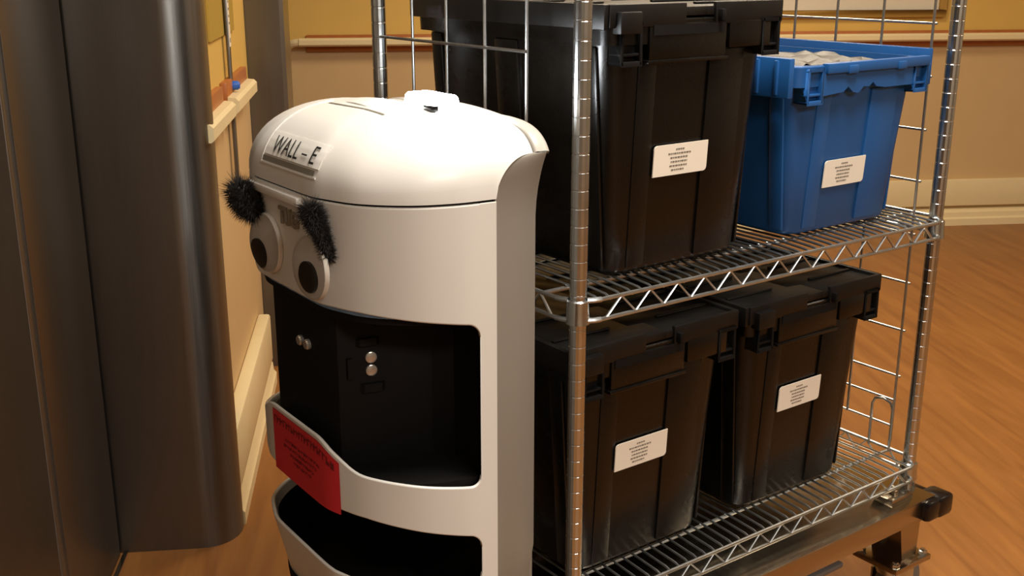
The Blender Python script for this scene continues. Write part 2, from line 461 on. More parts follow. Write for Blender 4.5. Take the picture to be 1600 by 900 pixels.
# platform with folded lip, leg boxes, castors, corner bumpers
pf = MB()
px0, px1, py0, py1 = -.045, .886, -.054, .595
pf.box((px0,py0,PT-.004),(px1,py1,PT))
pf.box((px0,py0,PT-.045),(px1,py0+.003,PT-.003)); pf.box((px0,py1-.003,PT-.045),(px1,py1,PT-.003))
pf.box((px0,py0+.003,PT-.045),(px0+.003,py1-.003,PT-.003)); pf.box((px1-.003,py0+.003,PT-.045),(px1,py1-.003,PT-.003))
plat = pf.build('platform', M['stainless'], cart, bevel=.0015)
m = MB(); m.box((.768,.0,0),(.834,.042,.014)); m.lathe([(.009,.014),(.009,.021),(.006,.022),(.006,.03)], (.800,.021,0), 6)
b1 = m.build('clamp_block', M['stainless'], cart, bevel=.001); b1.location = (0,-.036,PT)
for x, y in ((.01,-.036),(.01,.54),(.0,.54)):
    if x: c = inst(b1); c.location = (x-.775 if y < .1 else x-.775, y, PT)
c = inst(b1); c.location = (0,.54,PT)
# leg box (tapered) + castor plate + castor
def castor(cx, cy, sx):
    root = empty('castor', (cx, cy, 0)); root.parent = cart
    m = MB()
    t = [(-.045,-.032),(.034,-.032),(.034,.04),(-.045,.04)]; b = [(-.018,-.032),(.028,-.032),(.028,.04),(-.018,.04)]
    if sx < 0: t = [(-x,y) for x,y in t]; b = [(-x,y) for x,y in b]
    m.grid([[(x,y,.140) for x,y in b], [(x,y,PT-.006) for x,y in t]], closed=True); m.build('leg_box', M['stainless'], root, smooth=False)
    m = MB(); m.box((-.06,-.05,.128),(.055,.055,.140))
    m.build('castor_plate', M['stainless'], root, bevel=.0015)
    for bx, by in ((-.048,-.038),(.043,-.038),(.043,.043),(-.048,.043)):
        m = MB(); m.lathe([(.009,.140),(.009,.147),(.006,.148),(.005,.151)], (bx,by,0), 6); m.build('bolt', M['chrome'], root)
    m = MB(); m.lathe([(.034,.100),(.036,.112),(.03,.128)], (0,0,0), 20); m.box((-.03,-.028,.045),(.035,-.024,.105)); m.box((-.03,.024,.045),(.035,.028,.105)); m.build('fork', M['chrome'], root)
    m = MB(); m.lathe([(.045,-.017),(.061,-.014),(.063,-.008),(.063,.008),(.061,.014),(.045,.017)], (.02,0,.063), 28, 'Y'); m.build('wheel', M['greyrubber'], root)
for cx, cy, sx in ((.855,.006,1),(.855,.54,1),(.015,.006,-1),(.015,.54,-1)): castor(cx, cy, sx)
m = MB(); m.box((-.02,-.018,0),(.10,.018,.012)); bp_ = m.build('brake_pedal', M['greyrubber'], cart, bevel=.004); bp_.location = (.60,.03,.155)
def bumper(x, y, sx, sy):
    m = MB()
    m.box((-.035,-.018,-.038),(.012,.004,.006)); m.box((-.002,-.02,-.038),(.048,.032,.008)); m.box((.0,.02,-.034),(.034,.085,.004))
    if sx < 0 or sy < 0: m.v = [(a*sx,b*sy,c) for a,b,c in m.v]
    o = m.build('corner_bumper', M['black2'], cart, bevel=.009); o.location = (x-sx*.006,y+sy*.004,PT-.009); return o
M['black2'] = mat('glossy_black_rubber', '0c0a0c', .22, noise=.1)
bumper(px1,py0,1,1); bumper(px1,py1,1,-1); bumper(px0,py0,-1,1); bumper(px0,py1,-1,-1)

# ------------------------------------------------------------------ totes
def cartpt(x, y, z):
    c, s = math.cos(RA), math.sin(RA)
    return Vector((.0944 + x*c - y*s, 1.520 + x*s + y*c, z))
D0, D1 = .224, .243 # half depth at base / rim
W0, W1 = .141, .165 # half width at base / rim
def body_mesh(mt, HB):
    m = MB(); rows = []
    def ring(t, off, r=.032):
        hx = W0+(W1-W0)*t+off; hy = D0+(D1-D0)*t+off
        return [(x,y,HB*t) for x,y in rrect(hx, hy, r, 4)]
    rows = [ring(.04,-.02), ring(.0,-.012), ring(.012,-.003), ring(.03,0), ring(.5,0), ring(.90,0), ring(1.0,0), ring(1.0,-.004), ring(.5,-.004), ring(.03,-.004)]
    m.grid(rows, closed=True)
    n = len(rows[0]); m.add(rows[0], [tuple(range(n))]); m.add(rows[-1], [tuple(range(n))])
    return m.mesh('body', mt, angle=38)
HB = .377
def face_y(t, off=0): return -(D0+(D1-D0)*t) - off
def slab_on_front(m, x0, x1, h0, h1, proud, taper=0, HB=.377):
    # a raised panel on the tapered front face
    vs = []
    for pr in (-.002, proud):
        for x, h in ((x0+taper,h0),(x1-taper,h0),(x1,h1),(x0,h1)):
            vs.append((x, face_y(h/HB, pr), h))
    m.add(vs, [(0,1,2,3),(4,7,6,5),(0,4,5,1),(1,5,6,2),(2,6,7,3),(3,7,4,0)])
def make_tote(name, mt, mlid, lid, label, HB=.377):
    root = empty(name, (0,0,0))
    me = body_mesh(mt, HB); o = bpy.data.objects.new('body', me); C.objects.link(o); o.parent = root
    HT = HB-.047
    m = MB(); slab_on_front(m, .034, .107, .012, HT, .0035, 0, HB); m.build('rib', mt, root, bevel=.001)
    m = MB(); slab_on_front(m, -.107, -.072, .012, HT, .002, 0, HB); m.build('rib', mt, root, bevel=.001)
    for sgn in (-1, 1):     # ribs of the long sides
        for ya, yb in ((-.215,-.185),(-.03,.03),(.185,.215)):
            m = MB(); vs = []
            for pr in (-.002,.004):
                for y, h in ((ya,.012),(yb,.012),(yb,HB-.037),(ya,HB-.037)):
                    vs.append((sgn*(W0+(W1-W0)*h/HB+pr), y, h))
            m.add(vs, [(0,1,2,3),(4,7,6,5),(0,4,5,1),(1,5,6,2),(2,6,7,3),(3,7,4,0)])
            m.build('rib', mt, root, bevel=.003)
    m = MB()    # rim: outward flange and apron
    hx, hy = W1+.009, D1+.009
    outer = rrect(hx, hy, .02, 4); inner = rrect(W1-.004, D1-.004, .02, 4)
    rows = [[(x,y,HB-.034) for x,y in rrect(hx-.001,hy-.001,.02,4)], [(x,y,HB-.002) for x,y in outer], [(x,y,HB) for x,y in rrect(hx-.002,hy-.002,.02,4)], [(x,y,HB) for x,y in inner],
            [(x,y,HB-.034) for x,y in rrect(W1-.003,D1-.003,.02,4)]]
    m.grid(rows + [rows[0]], closed=True)
    m.build('rim', mt, root, angle=40)
    yf = -hy
    if lid:
        m = MB()
        m.box((-.10, yf-.003, HB-.058), (.055, yf+.016, HB-.006)); m.box((.060, yf-.0045, HB-.045), (.150, yf+.016, HB-.006)); m.box((-.104,yf-.006,HB-.062),(.058,yf+.010,HB-.056))
        m.build('handle_panel', mt, root, bevel=.002)
        m = MB()
        m.box((-.094, yf-.0045, HB-.022), (.05, yf, HB-.008)); m.build('handle_slot', M['black'], root)
    else:
        m = MB()
        poly = [(-.118,-.050),(-.062,-.046),(-.05,-.038),(-.036,-.048),(-.022,-.050),(-.008,-.040),(.006,-.041),(.016,-.034),(.026,-.042),(.05,-.045),(.128,-.045),(.128,-.004),(-.118,-.004)]
        vs = [(x, yf-.004, HB+h) for x,h in poly] + [(x, yf+.008, HB+h) for x,h in poly]; n = len(poly)
        m.add(vs, [tuple(range(n)), tuple(reversed(range(n,2*n)))] + [(i,(i+1)%n,n+(i+1)%n,n+i) for i in range(n)])
        m.build('handle_panel', mt, root)
        m = MB(); m.box((-.112, yf-.010, HB-.014), (.168, yf+.004, HB+.003)); m.box((-.06, yf-.012, HB-.016), (-.035, yf, HB-.002)); m.box((.075, yf-.012, HB-.016), (.098, yf, HB-.002)); m.build('front_lip', mt, root, bevel=.002)
    for sx, h0 in ((-.136,HB-.062),(.150,HB-.059)):
        m = MB()
        w_ = .019
        m.box((sx-w_, yf-.006, h0), (sx-w_+.004, yf+.022, HB-.004)); m.box((sx+w_-.004, yf-.006, h0), (sx+w_, yf+.022, HB-.004))
        m.box((sx-w_, yf-.006, h0), (sx+w_, yf+.022, h0+.006)); m.box((sx-w_, yf-.006, HB-.01), (sx+w_, yf+.022, HB-.004)); m.box((sx-w_, yf-.004, h0+.013), (sx+w_, yf+.022, h0+.017))
        m.box((sx-w_+.004, yf+.004, h0+.006), (sx+w_-.004, yf+.022, HB-.01))
        m.build('latch_pocket', mt if not lid else M['black'], root, bevel=.001)
    if lid:
        # two hinged lid flaps that interlock along the middle
        hx, hy = W1+.011, D1+.010
        for sgn in (-1, 1):
            edge = []; n = 9
            for i in range(n):
                y0 = -hy + 2*hy*i/n; y1 = -hy + 2*hy*(i+1)/n
                a = .016 if i % 2 == 0 else -.016
                edge += [(a-.001*sgn, y0+.002), (a-.001*sgn, y1-.002)]
            poly = edge + [(sgn*hx, hy), (sgn*hx, -hy)]
            fl = MB(); fl.prism(poly, HB+.003, HB+.016)
            lo = fl.build('lid_flap', mlid, root, bevel=.0015)
            lp = MB()   # raised lip round the flap, and the low skirt over the rim
            lp.box((sgn*hx-.008, -hy, HB-.012), (sgn*hx+.002, hy, HB+.022)); 
            lo_x, hi_x = sorted((sgn*.03, sgn*hx))
            lp.box((lo_x, -hy-.003, HB-.010), (hi_x, -hy+.005, HB+.022)); lp.box((lo_x, hy-.005, HB-.010), (hi_x, hy+.003, HB+.022))
            for k in range(5):
                yy = -hy*.75 + k*hy*.375
                a, b = sorted((sgn*.05, sgn*(hx-.012))); lp.box((a, yy-.004, HB+.016), (b, yy+.004, HB+.020))
            lp.build('lid_lip', mlid, lo, bevel=.002)
        m = MB(); m.box((-.165,-D1-.024,HB-.018),(-.125,-D1-.006,HB+.012)); m.build('lid_hasp', mlid, root, bevel=.002)
        m = MB(); m.box((.034,-D1-.022,HB-.006),(.042,-D1-.008,HB+.012)); m.build('lid_tab', M['black'], root, bevel=.002)
    # label with rows of tiny print
    lx, lh, lw2, lh2 = label
    def lp_(x, h, off): return (x, face_y(h/HB, off), h)
    poly = []
    r_ = .006
    pts = [(-lw2,-lh2)] + [(lw2-r_+r_*math.cos(R(a)), -lh2+r_+r_*math.sin(R(a))) for a in (-90,-60,-30,0)] + [(lw2,lh2)] + [(-lw2+r_+r_*math.cos(R(a)), lh2-r_+r_*math.sin(R(a))) for a in (90,120,150,180)]
    n = len(pts)
    m = MB(); vs = [lp_(lx+a, lh+b, .0052) for a,b in pts] + [lp_(lx+a, lh+b, .0035) for a,b in pts]
    m.add(vs, [tuple(range(n)), tuple(reversed(range(n,2*n)))] + [(i,(i+1)%n,n+(i+1)%n,n+i) for i in range(n)])
    lb = m.build('paper_label', M['label'], root, smooth=False)
    m = MB(); rnd = random.Random(3)
    for k, (wl, off) in enumerate(((.017,.0),(.048,.0),(.036,-.001),(.034,-.001),(.036,-.002),(.026,-.003))):
        hh = lh+.0155-.0062*k; x = lx-.003+off-wl/2; xe = x+wl
        while x < xe-.001:
            ww = min(rnd.uniform(.002,.0055), xe-x)
            vs = [lp_(x, hh-.0011, .0056), lp_(x+ww, hh-.0011, .0056), lp_(x+ww, hh+.0011, .0056), lp_(x, hh+.0011, .0056)]
            m.add(vs, [(0,1,2,3)]); x += ww+.0011
    tag(m.build('print', M['ink'], lb, smooth=False), kind='stuff')
    return root
def copy_tree(o, parent=None):
    c = o.copy(); C.objects.link(c)
    if parent is not None: c.parent = parent
    for ch in [x for x in o.children]: copy_tree(ch, c)
    return c
def place(o, x, h, dy=.0, rz=0.0, y=None):
    o.location = cartpt(x, .035 + D0 + dy, h); o.rotation_euler = (0,0,RA+rz)
SH1, SH2 = .836+.0075, .342+.0075
G = 'storage totes on the shelving cart'
t0 = make_tote('storage_tote', M['bin'], M['binlid'], True, (-.012, .170, .056, .0235))
place(t0, .226, SH1); tag(t0, 'black lidded tote on the middle shelf, left of the blue tote', 'tote', G)
def shift_label(t, dx, dz):
    lb = [c for c in t.children if c.name.startswith('paper_label')][0]; lb.location = (dx, -(D1-D0)/.377*dz, dz)
t1 = copy_tree(t0); shift_label(t1, -.005, .024); place(t1, .183, SH2, .0135); tag(t1, 'black lidded tote on the bottom shelf behind the front cart post', 'tote', G)
t2 = copy_tree(t0); shift_label(t2, -.001, .034); place(t2, .559, SH2, .010); tag(t2, 'black lidded tote on the bottom shelf under the blue tote', 'tote', G)
t3 = make_tote('storage_tote', M['blue'], M['blue'], False, (-.015, .104, .055, .0235), HB=.292)
HB3 = .292
place(t3, .640, SH1, .01); tag(t3, 'bright blue open tote with white label on the middle shelf', 'tote', G)
# open lid flaps of the blue tote, hanging down its long sides
for sgn in (-1, 1):
    m = MB(); hx = W1+.016
    a, b = sorted((sgn*hx, sgn*(hx+.012)))
    m.box((a, -D1-.006, HB3-.05), (b, D1+.006, HB3+.014))
    for k in range(12):
        yy = -D1 + .02 + k*(2*D1-.04)/11
        a2, b2 = sorted((sgn*(hx+.01), sgn*(hx+.016))); m.box((a2, yy-.004, HB3-.046), (b2, yy+.004, HB3+.010))
    m.build('lid_flap', M['blue'], t3, bevel=.002)
ln = MB(); rows = []
rnd = random.Random(5)
for i in range(13):
    rows.append([(-W1+.024+(2*W1-.048)*i/12, -D1+.024+(2*D1-.048)*k/18, -.012+.010*math.sin(i*1.3+k*.7)+rnd.uniform(-.004,.004)) for k in range(19)])
ln.grid(rows)
lo = ln.build('plastic_liner', M['liner'], None)
lo.location = cartpt(.640, .035+D0+.01, SH1+HB3); lo.rotation_euler = (0,0,RA)
tag(lo, 'crumpled grey plastic sheet lying inside the open blue tote', 'plastic sheet')

# ------------------------------------------------------------------ the delivery robot
BR = R(215.5)
bot = empty('delivery_robot', (-.298, 1.426, 0), BR)
tag(bot, 'white hospital delivery robot with googly eyes and black fuzzy eyebrows', 'robot')
SEAM = 1.02
def catmull(P, n):
    P = [Vector(p) for p in P]; out = []
    Q = [2*P[0]-P[1]] + P + [2*P[-1]-P[-2]]
    for i in range(1, len(Q)-2):
        for k in range(n):
            t = k/n; a, b, c, d = Q[i-1:i+3]
            out.append(.5*((2*b)+(c-a)*t+(2*a-5*b+4*c-d)*t*t+(3*b-a-3*c+d)*t**3))
    out.append(P[-1]); return out
HALF = [(.004,0),(.004,.045),(.003,.085),(-.003,.112),(-.024,.163),(-.068,.206),(-.12,.228),(-.175,.235)]
half = catmull(HALF, 10)
U_END = -.152
def refine(h):
    # exact samples where the openings end, and a dense run just before it for the rounded corners
    out = []
    cuts = [U_END + d for d in (.016,.0145,.0125,.010,.0075,.005,.003,.0015,.0006,0)]
    for i, p in enumerate(h):
        out.append(p)
        if i+1 < len(h):
            q = h[i+1]
            for c_ in cuts:
                if q.x < c_ - 1e-5 and c_ + 1e-5 < p.x: out.append(p.lerp(q, (c_-p.x)/(q.x-p.x)))
    return out
half = refine(half)
halfl = half + [Vector((-.175-.075*k/20, .235-.020*(k/20)**1.4)) for k in range(1,21)]
def full(h): return [Vector((p.x,-p.y)) for p in reversed(h[1:])] + h
OUT = full(half); OUTL = full(halfl)
def normals(o):
    ns = []
    for i in range(len(o)):
        d = (o[min(i+1,len(o)-1)] - o[max(i-1,0)]).normalized(); ns.append(Vector((d.y,-d.x)))
    return ns
NRM = normals(OUT)          # outward?
if NRM[len(OUT)//2].x < 0: NRM = [-n for n in NRM]
ARC = [0.0]
for a_, b_ in zip(OUT, OUT[1:]): ARC.append(ARC[-1]+(b_-a_).length)
def smooth_normal(i, h=.02):
    s_ = Vector((0,0))
    for k in range(len(OUT)):
        d = abs(ARC[k]-ARC[i])
        if d < h:
            ln_ = (ARC[min(k+1,len(OUT)-1)]-ARC[max(k-1,0)])
            s_ += NRM[k]*ln_*(1-d/h)
    return s_.normalized()
SN = [smooth_normal(i) for i in range(len(OUT))]
def shell_normals(o):
    # shade the pieces of the shell as one continuous curved surface
    me = o.data; ns = []
    for v in me.vertices:
        p = Vector((v.co.x, v.co.y)); j = min(range(len(OUT)), key=lambda k: (OUT[k]-p).length_squared)
        ns.append((SN[j].x, SN[j].y, 0) if (OUT[j]-p).length < 2e-5 else (0,0,0))
    me.normals_split_custom_set_from_vertices(ns)
    return o
def lerp(a, b, t): return a+(b-a)*max(0,min(1,t))
def piece(m, idx, za, zb, th=.006, r=.0025, inset=None):
    # rounded slab following the body outline between heights za(i) and zb(i)
    rows = []
    for i in idx:
        p, n = OUT[i], NRM[i]; a, b = za(i), zb(i)
        r = min(r, th*.45); mid = [lerp(a+r, b-r, k/6) for k in range(7)]
        if inset: mid = sorted([a+r, min(.3,b-r), min(.42,b-r-.001), min(.50,b-r-.0006), b-r])
        prof = [(0,z_) for z_ in mid] + [(-r*.3,b-r*.3),(-r,b),(-th+r,b)] + [(-th,z_) for z_ in reversed(mid)] + [(-th+r,a),(-r,a),(-r*.3,a+r*.3)]
        row = []
        for d, z_ in prof:
            dd = d - (inset(z_) if inset else 0)
            q = p + n*dd; row.append((q.x, q.y, z_))
        rows.append(row)
    m.grid(rows, closed=True); k = len(rows[0])
    m.add(rows[0], [tuple(range(k))]); m.add(rows[-1], [tuple(range(k))])
def uof(i): return OUT[i].x
def tt(i): return max(0, min(1, (-OUT[i].x-.02)/.155))     # 0 at the nose, 1 at the rear edge
z_eyeb = lambda i: lerp(.882, .857, tt(i))
def bulge(v):
    t = max(0, min(1, (abs(v)-.065)/.095)); return .033*(1-t*t*(3-2*t))
z_bt = lambda i: lerp(.660, .636, tt(i)) + bulge(OUT[i].y)
z_bb = lambda i: lerp(.600, .560, tt(i))
z_rim = lambda i: lerp(.503, .496, tt(i))
idx_all = list(range(len(OUT)))
idx_op = [i for i in idx_all if OUT[i].x >= U_END-1e-6]
# refine outline near the opening ends is handled by corner blocks
def fillet(i, r=.016):
    d = OUT[i].x - U_END
    if d >= r: return 0.0
    return r - math.sqrt(max(0, r*r-(r-d)**2))
m = MB(); piece(m, idx_op, lambda i: z_eyeb(i)-fillet(i), lambda i: SEAM-.003); shell_normals(m.build('face_panel', M['white'], bot))
m = MB(); piece(m, idx_op, lambda i: z_bb(i)-fillet(i), lambda i: z_bt(i)+fillet(i)); band = shell_normals(m.build('front_band', M['white'], bot))
m = MB(); piece(m, idx_op, lambda i: .13, lambda i: z_rim(i)+fillet(i), inset=lambda z_: max(0,(.50-z_))*.22 ); bowl = shell_normals(m.build('lower_bowl', M['white'], bot))
for sgn in (-1, 1):
    idx = [i for i in idx_all if OUT[i].x <= U_END+1e-6 and OUT[i].y*sgn > 0]
    m = MB()
    piece(m, idx, lambda i: .13, lambda i: SEAM-.003, th=.003, inset=lambda z_: max(0,(.50-z_))*.22); shell_normals(m.build('side_pillar', M['white'], bot))

# lid: lofted dome over the outline
def lid_rows():
    cols = []
    for p in OUTL:
        w_ = (p.x+.25)/.254; w_ = max(0,min(1,w_)); w_ = w_*w_*(3-2*w_)
        q = Vector((p.x-.115*w_, p.y*(.50-.08*w_)))
        t_ = max(0, min(1, (-.175-p.x)/.062))
        z0 = .046*math.sqrt(max(0,1-(1-t_)**2))
        LH = .081+.015*w_; e = 2/(3.0-.9*w_)
        a0 = math.asin(min(1, (z0/LH)**(1/e))); col = []
        for k in range(15):
            a = a0 + (math.pi/2-a0)*k/14
            s_ = 1-max(0,math.cos(a))**e
            x = p.x+(q.x-p.x)*s_; y = p.y+(q.y-p.y)*s_
            col.append(Vector((x, y, SEAM + LH*math.sin(a)**e)))
        for k in range(1,7):
            t2 = k/6
            col.append(Vector((q.x, q.y*(1-t2), SEAM+LH+.006*min(1,abs(q.y)/.09)*(1-(1-t2)**2))))
        cols.append(col)
    return cols
lc = lid_rows()
m = MB(); m.grid([[tuple(p) for p in col] for col in lc])
# small turned-in lip below
lip = [[(p[0].x*.985-.002, p[0].y*.985, p[0].z) for p in lc], [tuple(p[0]) for p in lc]]
m.grid(lip)
lid = m.build('lid', M['white'], bot, angle=50)
lid_bvh = BVHTree.FromPolygons([Vector(v) for v in m.v], [tuple(f) for f in m.f])
# dark gasket line under the lid
m = MB()
rows = []
for i in range(len(OUT)):
    p, n = OUT[i], NRM[i]
    rows.append([(*(p-n*.006), SEAM-.006), (*(p-n*.0035), SEAM-.004), (*(p-n*.0035), SEAM+.003), (*(p-n*.006), SEAM+.004)])
m.grid(rows, closed=True); m.build('gasket', M['black'], bot)
# rear rim (arch behind the lid) and the recessed flanks under it
arch = [(p.y,p.z) for p in lc[-1]] ; arch = arch + [(-y,z_) for y,z_ in reversed(arch[:-1])]
m = MB(); rows = []
for u, off in ((-.249,-.012),(-.2525,-.003),(-.2535,.0005),(-.256,.0018),(-.270,.0018),(-.277,-.001),(-.279,-.006)):
    rows.append([(u, y*(1+off/.23), z_+off*.8) for y,z_ in arch])
m.grid(rows); n = len(arch)
m.add(rows[-1], [tuple(range(n))])
m.build('rear_rim', M['white_shade'], bot, angle=50)
m = MB(); m.grid([[(u, y*.985, z_-.003) for y,z_ in arch] for u in (-.244,-.256)]); m.build('rear_gasket', M['black'], bot)
ZT = SEAM+.046
arc_cols = [c[0] for c in lc if c[0].y > 0 and c[0].x <= -.1749]     # lower edge of the lid from the seam end back to the rim
arc_cols.sort(key=lambda p: -p.x)
for sgn in (-1,1):
    rows = []
    def frow(uf, vf, z_):
        e = max(0,min(1,(z_-(SEAM-.045))/(.046+.045))); e = e*e
        ur = -.266-.006*e; vr = .193+.016*e
        um = (uf+ur)/2; vm = (vf+vr)/2-.004*(1-e)
        ins = max(0,.50-z_)*.22
        rows.append([(uf+.006,sgn*(vf-.012-ins),z_),(uf,sgn*(vf-ins),z_),(um,sgn*(vm-ins),z_),(ur,sgn*(vr-ins),z_),(ur-.010,sgn*(vr-.014-ins),z_)])
    for z_ in (.10,.3,.42,.5,.8,.95,.98,1.0,SEAM-.001): frow(-.174,.2315,z_)
    for p in arc_cols:
        if p.z > SEAM+.002 and p.z < ZT-.0005: frow(p.x, p.y-.003, p.z)
    frow(arc_cols[-1].x+.012, arc_cols[-1].y-.003, ZT)
    m = MB(); m.grid(rows); m.build('rear_flank', M['white2'], bot, angle=60)
m = MB(); m.prism([(-.20,-.18),(-.20,.18),(-.272,.18),(-.28,.172),(-.28,-.172),(-.272,-.18)], .10, ZT-.004); m.build('rear_housing', M['white2'], bot, bevel=.004)

# black inside of the two openings
def inner(th): return [(p.x+(-n.x*th), p.y+(-n.y*th)) for p, n in zip(OUT, NRM)]
poly = inner(.011)
m = MB(); m.prism(poly, .640, .650); m.build('compartment_floor', M['black'], bot)
m = MB(); m.prism(poly, .866, .874); m.build('compartment_roof', M['black'], bot)
m = MB(); m.prism([(x*.97-.004,y*.9) for x,y in poly], .40, .41); m.build('lower_compartment_floor', M['black'], bot)
m = MB(); m.prism([(-.020,-.102),(-.020,.094),(-.145,.122),(-.165,.150),(-.165,-.150),(-.145,-.122)], .645, .87)
m.build('sensor_housing', M['black'], bot, bevel=.003)
for sgn in (-1,1):
    m = MB()
    rows = [[(p.x-n.x*.0035, p.y-n.y*.0035, z_) for z_ in (.50,.866)] for p, n in zip(OUT,NRM) if p.x <= U_END+.0004 and p.y*sgn > 0]
    m.grid(rows); m.build('side_lining', M['black'], bot)
m = MB()
rows = [[(p.x-n.x*(.0065+max(0,.50-z_)*.22), p.y-n.y*(.0065+max(0,.50-z_)*.22), z_) for z_ in (.40,.485)] for p, n in zip(OUT,NRM)]
m.grid(rows); m.build('bowl_lining', M['black'], bot)
m = MB(); m.prism([(-.165,-.225),(-.165,.225),(-.172,.228),(-.172,-.228)], .15, 1.0); m.build('back_plate', M['black'], bot)
m = MB(); m.prism([(x*.95-.02,y*.88) for x,y in poly], .03, .16); m.build('base', M['black'], bot, bevel=.01)
for sy in (-1,1):
    m = MB(); m.lathe([(.05,-.015),(.062,-.011),(.062,.011),(.05,.015)], (-.16, sy*.15, .0625), 24, 'Y'); m.build('wheel', M['greyrubber'], bot)
m = MB(); m.lathe([(.02,-.01),(.03,-.007),(.03,.007),(.02,.01)], (-.05, 0, .0305), 20, 'Y'); m.build('wheel', M['greyrubber'], bot)

# conforming patches on the lid: v = sideways, w = distance along the slope from the seam
def on_lid(v, a, off):
    # a: elevation angle of the ray in the fore-aft plane, 0 = level at the seam, 90 = straight down
    c = Vector((-.118, v, SEAM)); d = Vector((math.cos(R(a)), 0, math.sin(R(a))))
    hit = lid_bvh.ray_cast(c + d*.6, -d)
    if hit[0] is None: return Vector((0,v,SEAM))
    nn = hit[1] if hit[1].dot(d) > 0 else -hit[1]
    return hit[0] + nn*off
def patch(v0, v1, a0, a1, off, nv=10, na=6, th=.0):
    m = MB(); top = [[on_lid(v0+(v1-v0)*i/nv, a0+(a1-a0)*k/na, off) for k in range(na+1)] for i in range(nv+1)]
    m.grid([[tuple(p) for p in r] for r in top])
    if th:
        bot_ = [[on_lid(v0+(v1-v0)*i/nv, a0+(a1-a0)*k/na, off-th) for k in range(na+1)] for i in range(nv+1)]
        m.grid([[tuple(p) for p in r] for r in bot_])
        for r0, r1 in ((top[0],bot_[0]),(top[-1],bot_[-1]),([r[0] for r in top],[r[0] for r in bot_]),([r[-1] for r in top],[r[-1] for r in bot_])):
            m.grid([[tuple(p) for p in r0],[tuple(p) for p in r1]])
    return m
VL, VR = -.056, .098          # label extents sideways
nl = patch(VL, VR, 16.5, 32.5, .0012, nv=30, na=16, th=.001).build('name_label', M['plate'], bot)
tx = text_mb('WALL \u2013 E', .030, 1.02)
xs = [v[0] for v in tx.v]; ys = [v[1] for v in tx.v]
x0, x1, y0, y1 = min(xs), max(xs), min(ys), max(ys)
tx = tx.cut([(1,0)], x0, x1, 60).cut([(0,1)], y0, y1, 8)
mm = MB()
mm.v = [tuple(on_lid(-.036+.122*(x-x0)/(x1-x0), 18.2+11.5*(y-y0)/(y1-y0), .0026)) for x, y, z_ in tx.v]; mm.f = tx.f
mm.build('lettering', M['inkdark'], nl, smooth=False)
patch(-.058, .092, 12.0, 15.4, .0011, na=3).build('front_slot', M['slot'], bot)
patch(-.060, .096, 10.4, 11.4, .0016, na=2, th=.002).build('slot_lip', M['white'], bot)
patch(VL-.006, VL-.003, 10.4, 84, .0014, nv=2, na=14, th=.002).build('lid_ridge', M['white'], bot)
def drop(u, v, off):
    hit = lid_bvh.ray_cast(Vector((u,v,1.5)), Vector((0,0,-1))); return hit[0] + Vector((0,0,off))
TS = ((-0.0932, -0.0422), (-0.1018, 0.0924))
m = MB(); m.grid([[tuple(drop(TS[0][0]+(TS[1][0]-TS[0][0])*i/10+d_, TS[0][1]+(TS[1][1]-TS[0][1])*i/10, .0008)) for d_ in (-.002,.002)] for i in range(11)])
m.build('top_slot', M['slot'], bot)
# status lamp on the lid
def lid_top(u, v, off=0):
    hit = lid_bvh.ray_cast(Vector((u,v,1.5)), Vector((0,0,-1))); return hit[0].z+off
lampz = lid_top(-.19,.05)
m = MB()
rows = []
for z_, s_ in ((-.004,1.0),(.010,1.0),(.016,.96),(.019,.85)):
    rows.append([(x*1.0, y, z_) for x, y in rrect(.020*s_, .042-(1-s_)*.02, .008, 4)])
m.grid(rows, closed=True); m.add(rows[-1], [tuple(range(len(rows[-1])))]); m.add(rows[0], [tuple(range(len(rows[0])))])
lamp = m.build('status_lamp', M['lampwhite'], bot, bevel=0); lamp.location = (-.195,.055,lampz)
m = MB(); m.box((-.006,-.011,0),(.006,.011,.009)); sw = m.build('lamp_switch', M['black2'], lamp, bevel=.002); sw.location = (.022,.034,.0)

# face: visor plate, eyes, brows, letters
FX = .0045
m = MB()
m.box((-.004,-.095,1.002),(.011,.062,1.014)); m.build('face_ledge', M['white'], bot, bevel=.003)
def eye(v, h, r, pv, ph):
    m = MB(); m.lathe([(r,0),(r,.004),(r*.97,.006)], (FX,v,h), 32, 'X'); e = m.build('eye', M['eyewhite'], bot)
    m = MB(); m.lathe([(r*.46,0),(r*.46,.003)], (FX+.006,v+pv,h+ph), 24, 'X'); m.build('pupil', M['pupil'], e)
    m = MB(); prof = []
    for k in range(9):
        a = R(90*k/8); prof.append((max(.0005,r*.98*math.cos(a)), .004+.019*math.sin(a)))
    m.lathe(prof, (FX,v,h), 32, 'X'); m.build('dome', M['dome'], e)
eye(.093, .931, .042, .004, -.010)
eye(-.042, .935, .041, -.010, -.014)
def brow(path, radii, n, seed, L):
    rnd = random.Random(seed); P = catmull(path, 12); m = MB()
    m.tube([tuple(p) for p in P], [r*.55 for r in [lerp(radii[0], radii[1], i/(len(P)-1)) for i in range(len(P))]], 8)
    for k in range(n):
        t = rnd.random()*(len(P)-1); i = min(int(t), len(P)-2); p = P[i].lerp(P[i+1], t-i)
        d = Vector((rnd.gauss(0,1),rnd.gauss(0,1),rnd.gauss(0,1))).normalized()
        r_ = lerp(radii[0], radii[1], t/(len(P)-1))
        l_ = r_*rnd.uniform(.8,1.25); b0 = p + d*r_*.35; tip = p + d*l_ + Vector((rnd.gauss(0,.001),rnd.gauss(0,.001),-.001))
        a = d.orthogonal().normalized()*.0007; b = d.cross(a).normalized()*.0007
        m.add([tuple(b0+a), tuple(b0-a*.5+b*.87), tuple(b0-a*.5-b*.87), tuple(tip)], [(0,1,3),(1,2,3),(2,0,3),(0,2,1)])
    return m
brow([(.014,.108,1.008),(.011,.114,.996),(.006,.120,.978),(.000,.127,.950)], (.021,.012), 3200, 2, .02).build('eyebrow', M['fur'], bot, smooth=False)
